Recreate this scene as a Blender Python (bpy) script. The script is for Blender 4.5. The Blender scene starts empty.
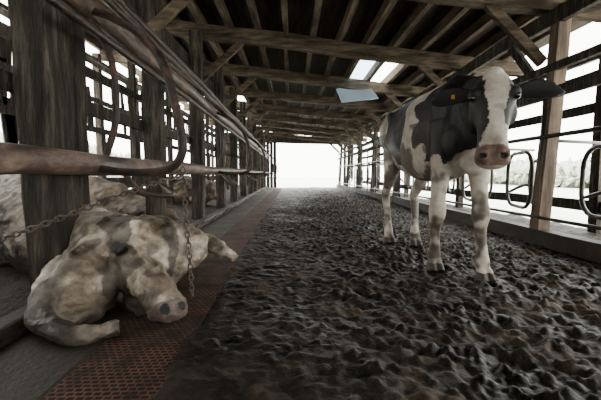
import bpy, math, random
from mathutils import Vector, Matrix, noise
import bmesh
random.seed(7)
V=Vector
# ---------------------------------------------------------------- helpers
class Geo:
    def __init__(s): s.v=[];s.f=[];s.m=[]
    def add(s,v,f,m=0):
        o=len(s.v); s.v+= [tuple(x) for x in v]
        s.f+=[tuple(i+o for i in q) for q in f]; s.m+=[m]*len(f)
    def box(s,c,size,m=0,rot=None):
        c=V(c);hx,hy,hz=[a/2 for a in size]
        vs=[V((x,y,z)) for x in(-hx,hx) for y in(-hy,hy) for z in(-hz,hz)]
        if rot is not None: vs=[rot@q for q in vs]
        s.add([q+c for q in vs],[(0,1,3,2),(4,6,7,5),(0,4,5,1),(2,3,7,6),(0,2,6,4),(1,5,7,3)],m)
    def beam(s,p0,p1,w,h,m=0,up=(0,0,1),sag=0.0,segs=1):
        p0=V(p0);p1=V(p1);t=(p1-p0).normalized();side=t.cross(V(up))
        if side.length<1e-3: side=t.cross(V((0,1,0)))
        side.normalize();u=side.cross(t)
        vs=[];fs=[]
        for i in range(segs+1):
            k=i/segs; c=p0.lerp(p1,k)
            if segs>1: c=c+ (noise.noise_vector(c*0.9+V((3,1,7)))*sag)
            for a,b in((-1,-1),(1,-1),(1,1),(-1,1)):
                jit=1+ (noise.noise(c*3+V((a*5,b*3,0)))*0.12 if segs>1 else 0)
                vs.append(c+side*(a*w/2*jit)+u*(b*h/2*jit))
        fs.append((0,3,2,1));n=segs*4;fs.append((n,n+1,n+2,n+3))
        for i in range(segs):
            for j in range(4):
                a=i*4+j;b=i*4+(j+1)%4;fs.append((a,b,b+4,a+4))
        s.add(vs,fs,m)
    def tube(s,pts,r,seg=10,m=0,ref=None,shape=None):
        P=[V(p) for p in pts];n=len(P)
        if not isinstance(r,(list,tuple)): r=[r]*n
        T=[]
        for i in range(n):
            a=P[max(0,i-1)];b=P[min(n-1,i+1)];T.append((b-a).normalized())
        nr=V(ref) if ref else (V((0,0,1)) if abs(T[0].z)<.9 else V((1,0,0)))
        vs=[];fs=[]
        for i in range(n):
            t=T[i]
            if ref: nr=V(ref)
            nr=(nr-t*nr.dot(t)).normalized();bn=t.cross(nr)
            ra,rb=(r[i] if isinstance(r[i],(list,tuple)) else (r[i],r[i]))
            for j in range(seg):
                a=2*math.pi*j/seg
                ca,sa=math.cos(a),math.sin(a)
                if shape: ca,sa=shape(ca,sa)
                vs.append(P[i]+nr*(ra*ca)+bn*(rb*sa))
        for i in range(n-1):
            for j in range(seg):
                a=i*seg+j;b=i*seg+(j+1)%seg;fs.append((a,b,b+seg,a+seg))
        fs.append(tuple(reversed(range(seg))));fs.append(tuple((n-1)*seg+j for j in range(seg)))
        s.add(vs,fs,m)
    def ball(s,c,r,m=0,seg=14,rings=8,rot=None):
        c=V(c);r=(r,r,r) if not isinstance(r,(tuple,list)) else r
        vs=[];fs=[]
        for i in range(1,rings):
            th=math.pi*i/rings
            for j in range(seg):
                a=2*math.pi*j/seg
                q=V((r[0]*math.sin(th)*math.cos(a),r[1]*math.sin(th)*math.sin(a),r[2]*math.cos(th)))
                if rot is not None:q=rot@q
                vs.append(c+q)
        q=V((0,0,r[2]));q2=-q
        if rot is not None:q=rot@q;q2=rot@q2
        vs.append(c+q);vs.append(c+q2);t=len(vs)-2
        for i in range(rings-2):
            for j in range(seg):
                a=i*seg+j;b=i*seg+(j+1)%seg;fs.append((a,a+seg,b+seg,b))
        for j in range(seg):
            fs.append((t,j,(j+1)%seg));o=(rings-2)*seg;fs.append((t+1,o+(j+1)%seg,o+j))
        s.add(vs,fs,m)
    def torus(s,c,rot,R,R2,r,m=0,a=12,b=6):
        vs=[];fs=[];c=V(c)
        for i in range(a):
            th=2*math.pi*i/a
            ct=V((R*math.cos(th),R2*math.sin(th),0));d=V((math.cos(th),math.sin(th),0))
            for j in range(b):
                ph=2*math.pi*j/b
                vs.append(c+rot@(ct+d*(r*math.cos(ph))+V((0,0,r*math.sin(ph)))))
        for i in range(a):
            for j in range(b):
                fs.append((i*b+j,((i+1)%a)*b+j,((i+1)%a)*b+(j+1)%b,i*b+(j+1)%b))
        s.add(vs,fs,m)
def obj(name,g,mats,parent=None,smooth=False,bevel=0,fix=True):
    me=bpy.data.meshes.new(name);me.from_pydata(g.v,[],g.f)
    for mt in mats: me.materials.append(mt)
    me.polygons.foreach_set('material_index',g.m)
    if fix:
        bm=bmesh.new();bm.from_mesh(me);bmesh.ops.recalc_face_normals(bm,faces=bm.faces);bm.to_mesh(me);bm.free()
    if smooth: me.polygons.foreach_set('use_smooth',[True]*len(me.polygons))
    o=bpy.data.objects.new(name,me);bpy.context.scene.collection.objects.link(o)
    if parent:o.parent=parent
    if bevel:
        b=o.modifiers.new('b','BEVEL');b.width=bevel;b.segments=2
    return o
def empty(name,loc=(0,0,0)):
    e=bpy.data.objects.new(name,None);e.location=loc;e.empty_display_size=.1
    bpy.context.scene.collection.objects.link(e);return e
def remesh(name,g,vox,smooth_it,mats,parent=None):
    o=obj('tmp',g,[]);
    r=o.modifiers.new('r','REMESH');r.mode='VOXEL';r.voxel_size=vox;r.use_smooth_shade=True
    if smooth_it:
        s=o.modifiers.new('s','SMOOTH');s.factor=.5;s.iterations=smooth_it
    dg=bpy.context.evaluated_depsgraph_get();me=bpy.data.meshes.new_from_object(o.evaluated_get(dg))
    bpy.data.objects.remove(o);me.name=name
    me.materials.clear()
    for mt in mats: me.materials.append(mt)
    me.polygons.foreach_set('use_smooth',[True]*len(me.polygons))
    n=bpy.data.objects.new(name,me);bpy.context.scene.collection.objects.link(n)
    if parent:n.parent=parent
    return n
def catmull(pts,n=6):
    P=[V(p) for p in pts];out=[]
    for i in range(len(P)-1):
        a=P[max(0,i-1)];b=P[i];c=P[i+1];d=P[min(len(P)-1,i+2)]
        for k in range(n):
            t=k/n;out.append(.5*((2*b)+(c-a)*t+(2*a-5*b+4*c-d)*t*t+(3*b-a-3*c+d)*t**3))
    out.append(P[-1]);return out
def cat1(vals,n=6):
    return [ (p.x,p.y) for p in catmull([V((a,b,0)) for a,b in vals],n)]
def sst(a,b,x):
    t=max(0,min(1,(x-a)/(b-a)));return t*t*(3-2*t)
# ---------------------------------------------------------------- materials
def mat(name,c1,c2,c3=None,scale=4,rough=(.6,.9),bump=.4,bscale=30,stretch=(1,1,1),metal=0,detail=8,attr=False,spec=.5,bdist=.01,pos=(.33,.68)):
    m=bpy.data.materials.new(name);m.use_nodes=True;N=m.node_tree.nodes;L=m.node_tree.links
    b=N['Principled BSDF'];b.inputs['Metallic'].default_value=metal
    b.inputs['Specular IOR Level'].default_value=spec
    tc=N.new('ShaderNodeTexCoord');mp=N.new('ShaderNodeMapping');mp.inputs['Scale'].default_value=stretch
    L.new(tc.outputs['Object'],mp.inputs['Vector'])
    n1=N.new('ShaderNodeTexNoise');n1.inputs['Scale'].default_value=scale;n1.inputs['Detail'].default_value=detail
    n1.inputs['Roughness'].default_value=.7
    L.new(mp.outputs[0],n1.inputs['Vector'])
    cr=N.new('ShaderNodeValToRGB');e=cr.color_ramp.elements
    e[0].position=pos[0];e[1].position=pos[1];e[0].color=(*c1,1);e[1].color=(*c2,1)
    if c3:
        x=e.new(.5);x.color=(*c3,1)
    L.new(n1.outputs['Fac'],cr.inputs['Fac'])
    if attr:
        at=N.new('ShaderNodeAttribute');at.attribute_name='Col'
        mx=N.new('ShaderNodeMix');mx.data_type='RGBA';mx.blend_type='MULTIPLY';mx.inputs[0].default_value=1
        L.new(at.outputs['Color'],mx.inputs[6]);L.new(cr.outputs['Color'],mx.inputs[7]);L.new(mx.outputs[2],b.inputs['Base Color'])
    else: L.new(cr.outputs['Color'],b.inputs['Base Color'])
    n2=N.new('ShaderNodeTexNoise');n2.inputs['Scale'].default_value=bscale;n2.inputs['Detail'].default_value=6
    L.new(mp.outputs[0],n2.inputs['Vector'])
    mr=N.new('ShaderNodeMapRange');mr.inputs['From Min'].default_value=.35;mr.inputs['From Max'].default_value=.65
    mr.inputs['To Min'].default_value=rough[0];mr.inputs['To Max'].default_value=rough[1]
    L.new(n1.outputs['Fac'],mr.inputs['Value']);L.new(mr.outputs[0],b.inputs['Roughness'])
    bp=N.new('ShaderNodeBump');bp.inputs['Strength'].default_value=bump;bp.inputs['Distance'].default_value=bdist
    L.new(n2.outputs['Fac'],bp.inputs['Height']);L.new(bp.outputs[0],b.inputs['Normal'])
    return m
M_post=mat('weathered_wood',(.007,.005,.004),(.125,.108,.084),(.032,.026,.020),scale=3,bscale=14,bump=1,stretch=(6,6,.7),rough=(.75,.95),bdist=.02,spec=.25)
M_beam=mat('roof_timber',(.022,.016,.011),(.20,.155,.112),(.085,.065,.046),scale=2,bscale=10,bump=.5,stretch=(1,6,6),rough=(.8,.95),spec=.15)
M_purl=mat('purlin_timber',(.03,.022,.015),(.21,.16,.115),(.11,.085,.062),scale=2,bscale=10,bump=.4,stretch=(6,1,6),rough=(.8,.95),spec=.15)
M_deck=mat('roof_deck',(.010,.007,.005),(.08,.056,.04),(.035,.025,.018),scale=3,bscale=12,stretch=(5,.5,1),rough=(.7,.9),spec=.15)
M_lightwood=mat('tan_wood',(.05,.035,.024),(.27,.20,.14),(.14,.10,.07),scale=3,bscale=14,stretch=(6,6,.7),rough=(.7,.9),spec=.3)
M_rail=mat('rail_timber',(.018,.012,.009),(.26,.18,.14),(.08,.05,.038),scale=6,bscale=30,bump=.9,stretch=(1,.5,1),rough=(.4,.8))
M_rust=mat('rusty_pipe',(.008,.006,.005),(.13,.07,.045),(.035,.021,.015),scale=9,bscale=60,bump=.6,rough=(.4,.75),metal=.15)
M_chain=mat('chain_iron',(.02,.018,.016),(.16,.12,.09),scale=20,bscale=80,rough=(.3,.6),metal=.4)
M_pipe2=mat('dark_pipe',(.012,.012,.012),(.06,.05,.045),scale=9,bscale=60,rough=(.35,.6),metal=.3)
M_mud=mat('mud',(.0034,.0023,.0014),(.055,.038,.0235),(.014,.0094,.0058),scale=3.2,bscale=38,bump=.8,rough=(.42,.8),bdist=.010,spec=.24,pos=(.36,.66))
M_manure=mat('dry_manure',(.006,.0045,.003),(.045,.033,.023),(.018,.013,.009),scale=5,bscale=30,bump=1,rough=(.6,.9),bdist=.03,spec=.2)
M_conc=mat('concrete',(.010,.007,.005),(.06,.044,.031),(.026,.019,.013),scale=3,bscale=40,bump=.6,rough=(.5,.85),spec=.3)
M_ground=mat('yard_ground',(.56,.58,.52),(.76,.78,.72),scale=1.5,bscale=8,rough=(.6,.9))
M_leaf=mat('foliage',(.50,.58,.45),(.80,.85,.72),(.66,.72,.58),scale=2.5,bscale=9,bump=1,rough=(.6,.9),bdist=.2)
M_cow=mat('cow_hide',(.55,.49,.42),(1,1,1),scale=9,bscale=160,bump=.4,attr=True,rough=(.45,.75),bdist=.006)
M_eye=mat('cow_eye',(.004,.003,.002),(.012,.008,.006),rough=(.05,.1),bump=0,spec=.8)
M_carc=mat('carcass_hide',(.20,.165,.13),(1,.97,.93),(.60,.55,.49),scale=7,bscale=28,bump=.8,attr=True,rough=(.4,.8),bdist=.02,pos=(.36,.62))
M_tag=mat('plastic_tag',(.45,.2,.03),(.6,.3,.06),rough=(.4,.5),bump=0)
m=bpy.data.materials.new('red_lattice_mat');m.use_nodes=True;N=m.node_tree.nodes;L=m.node_tree.links;b=N['Principled BSDF']
tc=N.new('ShaderNodeTexCoord');br=N.new('ShaderNodeTexBrick');br.inputs['Scale'].default_value=18
br.inputs['Color1'].default_value=(.010,.007,.005,1);br.inputs['Color2'].default_value=(.022,.013,.009,1);br.inputs['Mortar'].default_value=(.125,.058,.038,1)
br.inputs['Mortar Size'].default_value=.08;br.inputs['Mortar Smooth'].default_value=.4
br.inputs['Brick Width'].default_value=.55;br.inputs['Row Height'].default_value=.4
L.new(tc.outputs['Object'],br.inputs['Vector'])
n=N.new('ShaderNodeTexNoise');n.inputs['Scale'].default_value=4;n.inputs['Detail'].default_value=10;n.inputs['Roughness'].default_value=.7;L.new(tc.outputs['Object'],n.inputs['Vector'])
cr=N.new('ShaderNodeValToRGB');cr.color_ramp.elements[0].position=.44;cr.color_ramp.elements[1].position=.62;L.new(n.outputs['Fac'],cr.inputs['Fac'])
mx=N.new('ShaderNodeMix');mx.data_type='RGBA';L.new(cr.outputs['Color'],mx.inputs[0]);L.new(br.outputs['Color'],mx.inputs[6]);mx.inputs[7].default_value=(.013,.009,.006,1)
L.new(mx.outputs[2],b.inputs['Base Color']);b.inputs['Roughness'].default_value=.75;b.inputs['Specular IOR Level'].default_value=.2
bp=N.new('ShaderNodeBump');bp.inputs['Distance'].default_value=.01;bp.inputs['Strength'].default_value=.8;L.new(br.outputs['Fac'],bp.inputs['Height']);L.new(bp.outputs[0],b.inputs['Normal'])
M_mat=m
m=bpy.data.materials.new('translucent_panel');m.use_nodes=True;N=m.node_tree.nodes;L=m.node_tree.links
o=N['Material Output'];tr=N.new('ShaderNodeBsdfTranslucent');tr.inputs[0].default_value=(.60,.68,.76,1);L.new(tr.outputs[0],o.inputs[0])
M_trans=m
Y0=-7.5  # barn carried on unseen behind the camera to reduce front lighting
# ---------------------------------------------------------------- ground & floors
g=Geo();g.add([(-60,-30,-.06),(70,-30,-.06),(70,90,-.06),(-60,90,-.06)],[(0,1,2,3)]);obj('ground',g,[M_ground],fix=False)
def mudh(x,y):
    p=V((x,y,0))
    h=noise.noise(p*1.1)*.025
    rough=sst(-.3,1.2,x+.35*noise.noise(p*.8))*0.58+.26
    wx=noise.noise(p*5)*.8;wy=noise.noise(p*5+V((9,9,0)))*.8
    d,_=noise.voronoi(V((x*5+wx,y*5+wy,0)))
    h+=-.036*rough*sst(.42,.05,d[0])
    d,_=noise.voronoi(V((x*12+wx*2,y*12+wy*2,3)))
    h+=.028*rough*sst(.5,.08,d[0])*sst(-.15,.3,noise.noise(p*2.6+V((4,4,4))))
    h+=(noise.turbulence(p*11,3,False)*.026-.008)*rough
    h+=noise.noise(p*32)*.009*rough
    c=noise.noise(p*19+V((3,3,3)))
    h+=.026*sst(.16,.45,c)*rough
    return h+.010
def strip(name,x0,x1,nx,ys,hf,mt):
    g=Geo();vs=[];fs=[]
    for y in ys:
        for i in range(nx+1):
            x=x0+(x1-x0)*i/nx;vs.append((x,y,hf(x,y)))
    for j in range(len(ys)-1):
        for i in range(nx):
            a=j*(nx+1)+i;fs.append((a,a+1,a+nx+2,a+nx+1))
    g.add(vs,fs);return obj(name,g,[mt],smooth=True,fix=False)
ys=[Y0+.3*i for i in range(22)]+[-.85+.08*i for i in range(18)]+[.6+.0115*i for i in range(350)];y=ys[-1]
while y<18.5: y+=.0115+.008*(y-4.6)+.004;ys.append(y)
def mudfloor(x,y):
    e=sst(-.56,-.36,x+.07*noise.noise(V((y*3,x,5)))+.03*noise.noise(V((y*11,x,5))))
    return mudh(x,y)*e+(-.03)*(1-e)+.015*e*(1-e)*4
strip('floor',-.62,2.75,300,ys,mudfloor,M_mud)
ys2=[Y0+.08*i for i in range(326)]
def lf(x,y):
    p=V((x,y,2));return .05+.07*noise.noise(p*1.6)+.03*noise.turbulence(p*6,3,False)+.06*sst(-1.7,-2.6,x)
strip('floor_manure',-4.1,-1.22,50,ys2,lf,M_manure)
def rf(x,y):
    p=V((x,y,4));return .03+.04*noise.noise(p*1.6)+.03*noise.turbulence(p*5,3,False)
strip('floor_stall',2.6,3.9,26,ys2,rf,M_manure)
yc=(Y0+18.5)/2;yl=18.5-Y0
g=Geo();g.box((-.66,yc,-.02),(.42,yl,.05));obj('floor_mat',g,[M_mat])
g=Geo();g.box((-1.05,yc,-.02),(.46,yl,.06));g.box((-1.30,yc,.03),(.12,yl,.11));obj('floor_kerb',g,[M_conc],bevel=.02)
# ---------------------------------------------------------------- roof
zb=lambda x:2.80-.105*x
beamys=[-5.7,-3.85,-2.0,-.15,1.7,3.55,5.4,7.25,9.1,10.95,12.8,14.65,16.5,18.35]
XL,XR=-3.95,3.75
for i,y in enumerate(beamys):
    g=Geo();g.beam((XL,y,zb(XL)),(XR,y,zb(XR)),.13,.2,segs=14,sag=.03)
    g.beam((-1.42,y,zb(-1.42)-.75),(-.75,y,zb(-.75)-.08),.06,.1)
    g.beam((2.66,y,zb(2.66)-.6),(2.05,y,zb(2.05)-.08),.06,.1)
    obj('roof_beam',g,[M_beam])
g=Geo()
px=[]
x=XL
while x<XR:
    z=zb(x)+.165
    g.beam((x,Y0,z+.0),(x,18.6,z),.075,.14,m=1,segs=30,sag=.03);px.append(x);x+=.43
def deck(x0,x1,y0,y1,zo,m):
    g.add([(x0,y0,zb(x0)+.245+zo),(x1,y0,zb(x1)+.245+zo),(x1,y1,zb(x1)+.245+zo),(x0,y1,zb(x0)+.245+zo),
           (x0,y0,zb(x0)+.27+zo),(x1,y0,zb(x1)+.27+zo),(x1,y1,zb(x1)+.27+zo),(x0,y1,zb(x0)+.27+zo)],
          [(0,3,2,1),(4,5,6,7),(0,1,5,4),(1,2,6,5),(2,3,7,6),(3,0,4,7)],m)
for k,x in enumerate(px):
    yy=-1.2-1.85*3
    while yy<18.6:
        y1=min(yy+1.85,18.6)
        hole=False
        xc=x+.215
        if 1.5<xc<1.95 and 6<yy+.9<7.6: hole=True
        if xc<-1.5 and yy>0 and random.random()<.28: hole=True
        tr=(1.0<xc<1.5 and 6.4<yy+.9<8.9)
        if not hole: deck(x-.002,x+.432,yy,y1+.01,random.random()*.006,2 if tr else 0)
        yy=y1
obj('ceiling',g,[M_deck,M_purl,M_trans])
g=Geo();R=Matrix.Rotation(.5,3,'X')@Matrix.Rotation(-.12,3,'Y');g.box((1.36,7.05,2.42),(.72,1.0,.012),rot=R)
obj('translucent_roof_sheet',g,[M_trans])
# ---------------------------------------------------------------- posts
posty=[1.95+1.65*i for i in range(-5,10)]
for y in posty:
    first=abs(y-1.95)<.01
    g=Geo();w=.17 if not first else .18
    xb=-1.34 if first else -1.43
    g.beam((xb,y,0),(-1.43,y+.02,zb(-1.45)-.06),w,.16 if not first else .2,segs=14,sag=.02,up=(0,1,0))
    if first: g.beam((-1.40,y+.28,0),(-1.38,y+.26,zb(-1.4)-.06),.12,.10,segs=10,sag=.02,up=(0,1,0))
    obj('wooden_post',g,[M_post],bevel=.008)
rp=[-6.3,-3.9,-1.5,.95,3.42,5.9,8.3,10.7,13.1,15.5,17.9]
for i,y in enumerate(rp):
    g=Geo();g.beam((2.62,y,-.02),(2.74,y,zb(2.7)-.08),.13,.12,segs=10,sag=.02,up=(0,1,0))
    obj('wooden_post',g,[M_lightwood if i<6 else M_post],bevel=.006)
for i,y in enumerate([-6,-2.8,.5,3.9,7.2,10.6,14,17.5]):
    g=Geo();g.beam((3.7,y,-.03),(3.7,y,zb(3.7)-.08),.12,.12,segs=8,sag=.02,up=(0,1,0));obj('wooden_post',g,[M_post])
g=Geo()
g.beam((3.68,Y0,zb(3.7)-.2),(3.68,18.6,zb(3.7)-.2),.06,.16,segs=20,sag=.03)
g.beam((3.68,Y0,1.55),(3.68,18.6,1.55),.04,.12,segs=20,sag=.03)
g.beam((3.68,Y0,1.95),(3.68,18.6,1.95),.04,.10,segs=20,sag=.03)
g.beam((3.68,Y0,.35),(3.68,18.6,.35),.04,.14,segs=20,sag=.03)
obj('wall_right',g,[M_post])
g=Geo()
g.beam((2.62,Y0,.10),(2.62,18.6,.10),.12,.16,m=0,segs=20,sag=.02)
g.beam((2.66,Y0,1.58),(2.66,18.6,1.58),.05,.11,m=1,segs=20,sag=.03)
g.beam((2.66,Y0,1.83),(2.66,18.6,1.83),.05,.08,m=1,segs=20,sag=.03)
g.beam((2.70,Y0,zb(2.7)-.18),(2.70,18.6,zb(2.7)-.18),.06,.16,m=1,segs=20,sag=.03)
for i in range(10):
    g.beam((2.70,rp[i]+.08,1.55),(2.70,rp[i]+.75,zb(2.7)-.18),.05,.09,m=1)
obj('fence_timber',g,[M_conc,M_post])
def rrect(x,y0,y1,z0,z1,r,skew=0):
    pts=[]
    for cy,cz,a0 in((y1-r,z1-r,0),(y0+r,z1-r,90),(y0+r,z0+r,180),(y1-r,z0+r,270)):
        for k in range(5):
            a=math.radians(a0+k*22.5);yy=cy+r*math.cos(a);zz=cz+r*math.sin(a);pts.append((x+skew*(yy-y0),yy,zz))
    pts.append(pts[0]);return pts
y=.2-1.13*3
while y<17:
    g=Geo();g.tube(rrect(2.64,y,y+.74,.36,1.0,.2,.3),.021,8);g.tube([(2.62,y-.16,.1),(2.62,y-.16,1.55)],.02,8)
    g.tube(rrect(2.95,y+.1,y+.7,.42,.92,.18,.3),.019,8)
    g.tube(catmull([(2.62,y-.16,.66),(2.75,y-.02,.56),(2.8,y+.3,.62),(2.9,y+.74,.52)],5),.018,8)
    g.tube([(2.62,y-.16,1.1),(3.6,y+.15,1.1)],.018,8)
    obj('stall_divider',g,[M_pipe2],smooth=True);y+=1.13
g=Geo();g.tube([(2.6,Y0,1.13),(2.6,18.4,1.13)],.022,8);g.tube([(2.58,Y0,.3),(2.58,18.4,.3)],.018,8);obj('pipe_rail',g,[M_pipe2],smooth=True)
# ---------------------------------------------------------------- left wall
g=Geo();yy=-1.2-1.65*3
while yy<18.6:
    g.beam((-3.9,yy,0),(-3.9,yy,zb(-3.9)-.05),.12,.12,up=(0,1,0));yy+=1.65
for z,h in((.25,.28),(.55,.26),(.86,.28),(1.62,.12),(2.2,.10),(2.95,.16)):
    g.beam((-3.85,Y0,z),(-3.85,18.6,z),.03,h,segs=20,sag=.02)
for k in range(130):
    y0=random.uniform(1.5,18);z0=random.choice([1.0,1.62,2.2]);
    g.beam((-3.88,y0,z0),(-3.88,y0+random.uniform(-.1,.1),z0+random.uniform(.5,.9)),.02,random.uniform(.08,.22),up=(0,1,0))
yy=Y0
while yy<1.0: g.beam((-3.88,yy,.8),(-3.88,yy,3.1),.19,.02,up=(1,0,0));yy+=.2  # unseen solid boarding behind the camera, added to keep front light down
obj('wall_left',g,[M_post])
g=Geo()
g.beam((-2.6,Y0+.1,2.05),(-2.6,18.4,2.05),.08,.1,segs=16,sag=.03)
g.beam((-1.54,Y0+.1,2.45),(-1.54,18.4,2.45),.05,.16,segs=16,sag=.03)
g.beam((-1.54,Y0+.1,1.25),(-1.54,18.4,1.25),.04,.10,segs=16,sag=.03)
yy=2.4
while yy<18:
    g.beam((-2.6,yy,.1),(-2.6,yy,zb(-2.6)),.09,.09,up=(0,1,0),segs=6,sag=.02)
    g.beam((-1.5,yy,2.1),(-2.6,yy+.5,2.9),.05,.08)
    g.beam((-2.6,yy,2.2),(-3.8,yy+.3,2.9),.05,.08)
    yy+=1.65
obj('stall_framing',g,[M_post])
g=Geo();g.beam((XL,18.5,2.72),(XR,18.5,2.55),.06,.42)
for k in range(17):
    x=-3.9+k*.19
    g.beam((x,18.5,0),(x,18.5,3.0),.17,.03,up=(0,1,0))
g.beam((3.0,18.5,0),(3.0,18.5,2.5),.14,.12,up=(0,1,0));g.beam((3.4,18.5,.5),(3.4,18.5,2.5),.16,.03,up=(0,1,0))
obj('wall_back',g,[M_post])
g=Geo();x=-3.9  # unseen end wall behind the camera, added to block light from the rear
while x<3.8:
    if x<-1.2 or x>1.6: g.beam((x,Y0+.05,0),(x,Y0+.05,zb(x)+.2),.2,.03,up=(0,1,0))
    else: g.beam((x,Y0+.05,2.3),(x,Y0+.05,zb(x)+.2),.2,.03,up=(0,1,0))
    x+=.2
obj('wall_light_block',g,[M_post])
# ---------------------------------------------------------------- left rails
def wob(p0,p1,n,a): 
    return [V(p0).lerp(V(p1),i/n)+noise.noise_vector(V((i*.37,p0[2]*7,1)))*a for i in range(n+1)]
g=Geo();g.tube(wob((-1.22,-4,1.76),(-1.22,18.2,1.72),60,.03),.066,12);obj('feed_rail',g,[M_rail],smooth=True)
g=Geo();g.tube(wob((-1.17,-4,.815),(-1.22,18.2,.79),60,.02),.066,12);obj('feed_rail',g,[M_rail],smooth=True)
g=Geo();g.tube(wob((-1.10,-3,1.58),(-1.18,18.2,1.55),50,.02),.026,8);g.tube(wob((-1.32,-4,2.02),(-1.3,18.2,1.98),40,.02),.03,8)
g.tube(wob((-1.12,-3,1.93),(-1.2,18.2,1.88),50,.02),.024,8)
obj('pipe_rail',g,[M_rust],smooth=True)
for i in range(0,9,2):
    y=1.95+1.65*i;r=.024
    g=Geo()
    g.tube(catmull([(-1.22,y+.18,1.74),(-1.05,y+.14,1.67),(-.84,y+.05,1.53),(-.70,y-.02,1.34),(-.63,y-.05,1.1),(-.60,y-.06,.88),(-.70,y-.03,.775),(-.95,y+.04,.76),(-1.2,y+.10,.79)],6),r,10)
    g.tube(catmull([(-1.22,y+.2,1.72),(-1.12,y+.24,1.45),(-1.12,y+.26,1.1),(-1.2,y+.24,.82)],6),.022,8)
    g.tube(catmull([(-1.2,y+.5,.76),(-1.1,y+.55,.62),(-.95,y+.75,.58),(-1.1,y+.98,.64),(-1.2,y+1.0,.76)],6),.02,8)
    obj('stall_divider',g,[M_rust],smooth=True)
def chain(name,pts,R=.022):
    g=Geo();P=[V(p) for p in pts];d=0;L=[0]
    for a,b in zip(P,P[1:]): L.append(L[-1]+(b-a).length)
    step=R*1.5;n=int(L[-1]/step)
    for i in range(n):
        s=i*step;k=0
        while k<len(L)-2 and L[k+1]<s:k+=1
        t=(s-L[k])/(L[k+1]-L[k]);c=P[k].lerp(P[k+1],t);T=(P[k+1]-P[k]).normalized()
        q=T.to_track_quat('X','Z').to_matrix()@Matrix.Rotation(math.pi/2*(i%2)+.3,3,'X')
        g.torus(c,q,R,R*.6,R*.21)
    return obj(name,g,[M_chain],smooth=True)
chain('chain',catmull([(-.6,1.89,.77),(-.585,1.87,.5),(-.565,1.85,.3),(-.55,1.84,.03)],6),.02)
chain('chain',catmull([(-.6,1.88,.75),(-.8,1.58,.65),(-1.0,1.40,.55),(-1.2,1.36,.48),(-1.45,1.38,.42),(-1.9,1.5,.38)],6),.018)
# ---------------------------------------------------------------- cow
cow=empty('cow',(-.03,-.07,-.005))
g=Geo()
def bshape(ca,sa):
    return math.copysign(abs(ca)**.86,ca),math.copysign(abs(sa)**.92,sa)
cx=lambda y:1.25-.065*(y-2.4)
sec=[(3.82,1.27,.03,.05),(3.78,1.23,.12,.14),(3.68,1.20,.185,.22),(3.52,1.16,.215,.265),(3.32,1.11,.22,.315),(3.1,1.075,.24,.35),(2.88,1.06,.25,.37),(2.68,1.065,.23,.365),(2.50,1.085,.19,.345),(2.36,1.095,.16,.31),(2.24,1.10,.13,.25),(2.15,1.11,.08,.15)]
g.tube(catmull([(cx(a),a,b) for a,b,_,_ in sec],4),cat1([(c,d) for _,_,c,d in sec],4),28,ref=(1,0,0),shape=bshape)
g.tube([(cx(3.75),3.75,1.36),(cx(3.4),3.4,1.41),(cx(2.9),2.9,1.41),(cx(2.5),2.5,1.42),(cx(2.3),2.3,1.36)],[.03,.045,.04,.05,.04],10)
for s in(-1,1):
    g.tube([(cx(3.4)+s*.05,3.42,1.37),(cx(3.4)+s*.155,3.39,1.32),(cx(3.3)+s*.16,3.28,1.2)],[.05,.062,.05],12);g.ball((cx(3.75)+s*.085,3.73,1.25),(.05,.07,.05))
    g.ball((cx(2.45)+s*.11,2.46,1.15),(.09,.16,.24));g.ball((cx(2.4)+s*.11,2.34,.98),(.07,.12,.13))
g.ball((1.25,2.26,.86),(.085,.11,.12))
g.tube(catmull([(1.26,2.58,1.12),(1.25,2.38,1.14),(1.235,2.24,1.17),(1.21,2.12,1.19),(1.19,2.03,1.20),(1.18,1.98,1.21)],4),cat1([(.14,.29),(.125,.26),(.11,.215),(.10,.175),(.09,.14),(.08,.11)],4),20,ref=(1,0,0))
SC=1.08
P0=V((1.185,1.985,1.30));Ld=V((-.10,-.19,-.455)).normalized();U=V((-.44,-.9,.35));U=(U-Ld*U.dot(Ld)).normalized();S=Ld.cross(U).normalized()
if S.x<0:S=-S
def H(s,t,u): return P0+(S*s+Ld*t+U*u)*SC
ns=20
def skull(F,secs):
    vs=[];fs=[]
    for t,w,a,b in secs:
        for j in range(ns):
            an=2*math.pi*j/ns;c,s_=math.cos(an),math.sin(an)
            uu=(a+b)/2+(a-b)/2*math.copysign(abs(s_)**.8,s_)
            vs.append(F(w*math.copysign(abs(c)**.75,c)*(1-.33*max(0,-s_)),t,uu))
    n=len(secs)
    for i in range(n-1):
        for j in range(ns):
            a=i*ns+j;b=i*ns+(j+1)%ns;fs.append((a,b,b+ns,a+ns))
    fs.append(tuple(range(ns))[::-1]);fs.append(tuple((n-1)*ns+j for j in range(ns)))
    g.add(vs,fs)
skull(H,[(-.03,.05,.02,-.08),(.0,.078,.042,-.13),(.05,.098,.06,-.155),(.11,.110,.064,-.172),(.17,.104,.06,-.175),(.23,.084,.052,-.155),(.30,.069,.045,-.125),(.36,.066,.038,-.105),(.41,.073,.034,-.098),(.455,.080,.028,-.094),(.485,.075,.018,-.085),(.505,.055,.0,-.065),(.512,.03,-.012,-.05)])
for s in(-1,1):
    g.ball(H(s*.084,.122,.028),.040);g.ball(H(s*.074,.19,-.05),(.042,.052,.07))
    g.ball(H(s*.042,.455,.012),.036)
g.ball(H(0,-.005,.02),(.055,.05,.045));g.ball(H(0,.44,-.075),(.056,.042,.042))
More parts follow.
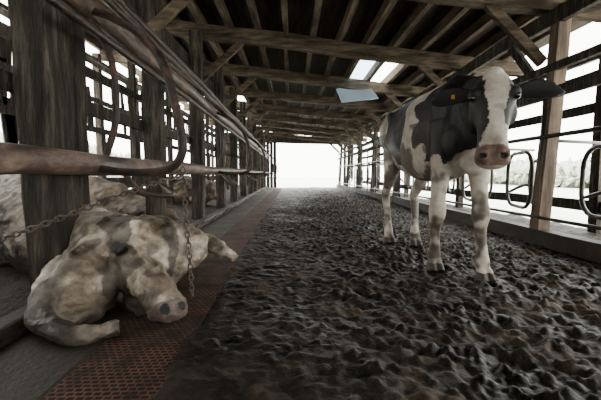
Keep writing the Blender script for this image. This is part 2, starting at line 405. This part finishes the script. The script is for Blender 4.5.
for s in(-1,1):
    root=H(s*.080,.075,-.03);d=(S*s*1.0+V((0,0,1))*(-.05 if s<0 else .0)-U*.10).normalized()
    wd=(Ld-d*Ld.dot(d)).normalized()
    nn=d.cross(wd)
    if nn.dot(U)<0: nn=-nn
    prof=[(0,.028,.022),(.045,.046,.02),(.10,.066,.013),(.155,.070,.011),(.205,.055,.010),(.24,.028,.009),(.258,.008,.006)]
    vs=[];fs=[];q=12
    for l,w,t in prof:
        for j in range(q):
            a=2*math.pi*j/q;ww=math.cos(a)*w;cup=(.03*(ww/.068)**2 if l>.03 else 0)
            vs.append(root+d*l+wd*(ww+.12*l*l)+nn*(t*math.sin(a)+cup))
    for i in range(len(prof)-1):
        for j in range(q):
            a=i*q+j;b=i*q+(j+1)%q;fs.append((a,b,b+q,a+q))
    fs.append(tuple(range(q)));fs.append(tuple((len(prof)-1)*q+j for j in range(q)))
    g.add(vs,fs)
def leg(pts,rad): g.tube(catmull(pts,5),cat1(rad,5),16,ref=(1,0,0))
def hoof(x,y,dx=0):
    for s in(-1,1):
        g.tube([(x+s*.024,y+.01,.10),(x+s*.026,y,.07),(x+s*.03,y-.012,.03),(x+s*.032,y-.022,.012)],[(.026,.032),(.03,.042),(.033,.055),(.034,.06)],12,ref=(1,0,0))
    for s in(-1,1): g.ball((x+s*.025,y+.05,.13),.016)
fr=[(.12,.16),(.09,.13),(.062,.082),(.052,.058),(.060,.064),(.040,.046),(.034,.040),(.037,.043),(.052,.054),(.039,.041),(.036,.038)]
leg([(1.15,2.46,1.12),(1.135,2.46,.92),(1.12,2.48,.74),(1.11,2.48,.58),(1.105,2.475,.47),(1.11,2.51,.38),(1.12,2.535,.28),(1.13,2.555,.20),(1.13,2.57,.14),(1.13,2.56,.09),(1.13,2.55,.05)],fr)
hoof(1.13,2.54)
leg([(1.36,2.42,1.12),(1.37,2.42,.92),(1.365,2.41,.74),(1.36,2.375,.58),(1.355,2.345,.47),(1.355,2.345,.38),(1.36,2.335,.28),(1.365,2.325,.20),(1.365,2.325,.14),(1.365,2.305,.09),(1.365,2.295,.05)],fr)
hoof(1.365,2.285)
hr=[(.10,.19),(.09,.18),(.078,.12),(.05,.075),(.043,.062),(.042,.053),(.034,.042),(.034,.040),(.047,.05),(.038,.04),(.036,.038)]
leg([(1.09,3.50,1.12),(1.07,3.46,.96),(1.06,3.46,.80),(1.06,3.56,.66),(1.07,3.69,.55),(1.075,3.69,.48),(1.08,3.65,.36),(1.083,3.62,.24),(1.085,3.60,.14),(1.085,3.59,.09),(1.085,3.58,.05)],hr)
hoof(1.085,3.57)
leg([(1.30,3.46,1.12),(1.33,3.38,.96),(1.34,3.34,.80),(1.335,3.42,.66),(1.33,3.54,.55),(1.33,3.53,.48),(1.32,3.48,.36),(1.315,3.46,.24),(1.31,3.44,.14),(1.31,3.43,.09),(1.31,3.42,.05)],hr)
hoof(1.31,3.41)
g.tube(catmull([(1.17,3.76,1.33),(1.17,3.86,1.28),(1.165,3.9,1.1),(1.16,3.9,.8),(1.15,3.9,.6),(1.15,3.89,.42)],4),cat1([(.035,.035),(.03,.03),(.022,.022),(.02,.02),(.035,.035),(.015,.015)],4),10)
cb=remesh('hide',g,.0085,5,[M_cow],cow)
me=cb.data;ca=me.color_attributes.new('Col','FLOAT_COLOR','POINT')
W=V((.70,.64,.57));B=V((.009,.008,.009));PK=V((.34,.22,.18));DR=V((.045,.030,.019))
nosL=[H(.043,.468,.026),H(-.043,.468,.026)]
eyes=[H(.104,.145,.035),H(-.104,.145,.035)]
cols=[]
for v in me.vertices:
    p=v.co.copy();q=(p-P0)/SC;s,t,u=q.dot(S),q.dot(Ld),q.dot(U)
    nz=noise.noise(p*5)*.07+noise.noise(p*14)*.02;nz2=noise.noise(p*6+V((5,5,5)))*.05
    head=p.y<2.05 and p.z>.8
    if head:
        blaze=(.052 if t<.1 else .052-.020*sst(.1,.25,t)+.04*sst(.28,.4,t))+.01*noise.noise(p*25)
        if t<.05: blaze=.065
        black=abs(s-.012)>blaze
        if abs(s)>.110 and t<.12: black=True
        if t>.30 and s>.0 and abs(s)<.075 : black=False
        if t>.415: c=PK.lerp(B*3,.35+.6*noise.noise(p*30)) if u>-.06 else W*.7
        else: c=B.copy() if black else W.copy()
        if t>.38 and abs(u+.058+.1*(t-.45))<.006: c=B*.5
        if t>.2: c=c.lerp(DR,.4*sst(-.05,.3,noise.noise(p*20)))
        for e in nosL:
            d=(p-e).length
            if d<.026:
                k=sst(.026,.008,d);v.co=p-U*(.022*k)-Ld*.004*k
                if d<.019: c=V((.004,.003,.003))
        for e in eyes:
            d=(p-e).length
            if d<.034: c=V((.008,.007,.006))
    else:
        y=p.y;z=p.z
        black=False
        if y<2.66+nz*3 and z>.88+nz*1.8: black=True
        if y<2.3 and z<1.0+nz and p.x>1.25: black=False
        if 2.88+nz<y<3.38+nz2*3 and z>.86+nz*2.5+.25*sst(3.0,2.8,y): black=True
        if y>3.62+nz and .95+nz<z<1.28 : black=True
        if p.x>1.28 and 2.6<y<3.6 and z>.8+nz: black=True
        if y>3.84 and z>.62: black=True
        c=B.copy() if black else W.copy()
        n9=noise.noise(p*7)*.7+noise.noise(p*18)*.5
        dirt=sst(.30,.62,n9*.65+(1.02-z)*.62)
        if .6<z<1.15 and y>2.4: dirt=max(dirt,.9*sst(-.10,.22,noise.noise(p*5+V((1,8,2)))+.3*noise.noise(p*20)))
        if y>3.1: dirt=max(dirt,.8*sst(-.2,.25,noise.noise(p*6)))
        if z<.085: dirt=1;c=B
        c=c.lerp(DR,dirt*.88)
    cols+= [c.x,c.y,c.z,1]
ca.data.foreach_set('color',cols)
g=Geo()
for e in(H(.099,.143,.033),H(-.099,.143,.033)): g.ball(e,.0205,seg=18,rings=12)
obj('eyes',g,[M_eye],parent=cow,smooth=True)
g=Geo();tp=H(-.19,.11,.012);R=Matrix((S,-Ld,U)).transposed();g.box(tp,(.020,.026,.004),rot=R);g.ball(tp+U*.003,.005)
obj('ear_tag',g,[M_tag],parent=cow)
# ---------------------------------------------------------------- carcass with head over the kerb
def carc_color(me,base,dark,sc=5,fn=None):
    ca=me.color_attributes.new('Col','FLOAT_COLOR','POINT');cols=[]
    for v in me.vertices:
        p=v.co;k=sst(-.15,.3,noise.noise(p*sc)+.5*noise.noise(p*sc*3))
        c=V(base).lerp(V(dark),k)
        if fn: c=fn(p,c)
        cols+=[c.x,c.y,c.z,1]
    ca.data.foreach_set('color',cols)
def rough_up(me,a1,a2):
    nm=[v.normal.copy() for v in me.vertices]
    for v,n in zip(me.vertices,nm):
        p=v.co;v.co=p+n*(noise.noise(p*5)*a1+(noise.turbulence(p*13,3,False)-.5)*a2)
cc=empty('cow_carcass',(.21,-.15,-.02));cc.scale=(1.09,1.09,1.04);g=Geo()
g.tube(catmull([(-3.0,3.1,.25),(-2.6,2.9,.36),(-2.15,2.65,.38),(-1.75,2.4,.33),(-1.42,2.16,.30),(-1.18,2.0,.31),(-1.0,1.9,.32)],4),cat1([(.2,.2),(.38,.32),(.42,.34),(.34,.28),(.25,.22),(.21,.19),(.18,.17)],4),20,ref=(0,0,1))
for k in range(6):
    y=2.35+.12*k;x=-1.75-.16*k
    g.tube(catmull([(x+.05,y+.25,.68+.02*k),(x+.12,y-.05,.62),(x+.15,y-.22,.42),(x+.12,y-.28,.2)],4),.028,8)
HC=1.2
Hd=V((.38,-.36,-.31)).normalized();C0=V((-1.10,2.0,.39));HU=V((.66,-.36,.56));HU=(HU-Hd*HU.dot(Hd)).normalized();HS=Hd.cross(HU)
def CH(s,t,u): return C0+(HS*s+Hd*t+HU*u)*HC
skull(CH,[(-.06,.06,.02,-.08),(.0,.10,.06,-.15),(.06,.118,.07,-.18),(.12,.122,.07,-.19),(.18,.112,.06,-.185),(.25,.088,.05,-.155),(.32,.072,.044,-.125),(.38,.068,.038,-.105),(.43,.074,.034,-.098),(.47,.078,.026,-.09),(.50,.068,.012,-.075),(.52,.04,-.01,-.055)])
g.tube([CH(0,t,u) for t,u in((.15,-.175),(.25,-.175),(.35,-.16),(.44,-.15),(.47,-.145)) ],[(.05,.08),(.045,.065),(.035,.055),(.03,.05),(.012,.02)],14,ref=tuple(HU))
for s in(-1,1):
    g.ball(CH(s*.10,.10,.04),.042)
    g.tube([CH(s*.09,.0,.0),CH(s*.16,-.01,-.03),CH(s*.22,.02,-.09),CH(s*.25,.06,-.15)],[(.02,.03),(.018,.055),(.014,.05),(.008,.015)],10)
g.ball((-1.24,1.80,.14),(.18,.20,.19));g.ball((-1.22,1.68,.06),(.15,.14,.10));g.ball((-1.0,2.08,.26),(.24,.2,.24));g.ball((-.88,2.14,.28),(.2,.14,.16))
g.tube(catmull([(-1.3,1.95,.26),(-1.30,1.70,.17),(-1.22,1.52,.10),(-1.04,1.46,.06),(-.92,1.54,.05)],4),cat1([(.13,.13),(.10,.10),(.062,.062),(.045,.045),(.045,.045)],4),12)
g.tube(catmull([(-1.35,2.45,.3),(-1.1,2.5,.29),(-.88,2.52,.26),(-.74,2.5,.21),(-.64,2.47,.16),(-.58,2.45,.12)],4),cat1([(.12,.12),(.10,.10),(.06,.06),(.062,.062),(.04,.04),(.045,.045)],4),12)
g.tube(catmull([(-1.3,2.6,.2),(-1.05,2.75,.2),(-.85,2.8,.15),(-.74,2.74,.07)],4),cat1([(.1,.1),(.07,.07),(.045,.045),(.05,.05)],4),12)
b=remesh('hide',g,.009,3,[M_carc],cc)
eyeC=[CH(.108,.155,.04),CH(-.108,.155,.04)];noC=[CH(.042,.49,.02),CH(-.042,.49,.02)]
def cf(p,c):
    q=(p-C0)/HC;t=q.dot(Hd);u=q.dot(HU);s=q.dot(HS)
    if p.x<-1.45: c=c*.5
    k=noise.noise(p*3.0+V((2,2,2)))
    head=(-.05<t<.55 and abs(s)<.14 and u>-.2)
    if k>.16 and not head: c=c.lerp(V((.03,.027,.026)),sst(.16,.26,k)*.85)
    if head and abs(s+.02)>.07+.03*noise.noise(p*12) and t<.26: c=c.lerp(V((.045,.04,.036)),.7)
    k2=noise.noise(p*14)
    if k2>.1: c=c*(1-.5*sst(.1,.4,k2))
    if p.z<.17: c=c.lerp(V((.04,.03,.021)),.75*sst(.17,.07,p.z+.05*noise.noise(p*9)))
    if t>.25 and -.115<u<-.085 and abs(s)<.12: c=V((.010,.007,.006))
    if t>.46 and u>-.05: c=c.lerp(V((.08,.05,.042)),.75)
    if min((p-e).length for e in eyeC)<.038: c=V((.008,.006,.005))
    if min((p-e).length for e in noC)<.024: c=V((.005,.004,.004))
    return c
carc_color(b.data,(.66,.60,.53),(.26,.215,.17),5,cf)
for v in b.data.vertices:
    for e in eyeC:
        d=(v.co-e).length
        if d<.05: v.co-=HU*(.03*sst(.05,.01,d))
    for e in noC:
        d=(v.co-e).length
        if d<.03: v.co-=HU*(.02*sst(.03,.01,d))
rough_up(b.data,.012,.015)
def carcass2(name,ox,oy,f):
    e=empty(name);g=Geo();A=lambda x,y,z:(ox+x*f,oy+y,z)
    g.tube(catmull([A(-.9,.1,.3),A(-.6,.05,.36),A(-.2,0,.38),A(.2,-.03,.36),A(.5,-.1,.33),A(.75,-.2,.3),A(.95,-.3,.24)],4),cat1([(.12,.12),(.28,.26),(.34,.3),(.32,.28),(.2,.2),(.14,.14),(.12,.12)],4),18,ref=(0,0,1))
    g.tube([A(.85,-.3,.26),A(1.0,-.38,.2),A(1.2,-.5,.16),A(1.3,-.56,.13)],[.12,.12,.08,.05],12)
    g.tube([A(.3,-.2,.25),A(.45,-.55,.18),A(.35,-.85,.12)],[.11,.06,.04],10)
    g.tube([A(-.6,-.2,.3),A(-.45,-.6,.2),A(-.7,-.9,.12)],[.14,.07,.04],10)
    g.tube([A(.85,-.2,.35),A(.8,-.1,.45)],[.03,.012],8)
    b=remesh('hide',g,.018,4,[M_carc],e);rough_up(b.data,.04,.02);carc_color(b.data,(.20,.155,.115),(.05,.038,.028),3)
carcass2('cow_carcass',-2.35,4.1,1)
carcass2('cow_carcass',-2.5,7.6,-1)
# ---------------------------------------------------------------- outside greenery
def hedge(name,x,y0,y1,h):
    g=Geo();y=y0
    while y<y1:
        r=random.uniform(1.2,2.2);g.ball((x+random.uniform(-.8,.8),y,random.uniform(.3,.6)*h),(r,r,h*.6),seg=16,rings=10);y+=1.3
    o=remesh(name,g,.16,2,[M_leaf]);rough_up(o.data,.5,.6)
hedge('hedge',18,-4,44,1.6)
hedge('hedge',-13,-2,30,2.4)
# ---------------------------------------------------------------- light
w=bpy.data.worlds.new('sky');bpy.context.scene.world=w;w.use_nodes=True
bg=w.node_tree.nodes['Background'];bg.inputs[0].default_value=(1,1,.94,1);bg.inputs[1].default_value=12
s=bpy.data.lights.new('sun','SUN');s.energy=6;s.angle=.35;s.color=(1,.95,.86);so=bpy.data.objects.new('sun',s);bpy.context.scene.collection.objects.link(so)
so.rotation_euler=V((.1,-.8,-.9)).to_track_quat('-Z','Y').to_euler()
# ---------------------------------------------------------------- camera
c=bpy.data.cameras.new('camera');c.lens=20;c.sensor_width=36;c.clip_start=.02;co=bpy.data.objects.new('camera',c);bpy.context.scene.collection.objects.link(co)
co.location=(0,0,.75);co.rotation_euler=(math.radians(90-4.45),0,math.radians(-1.7));bpy.context.scene.camera=co
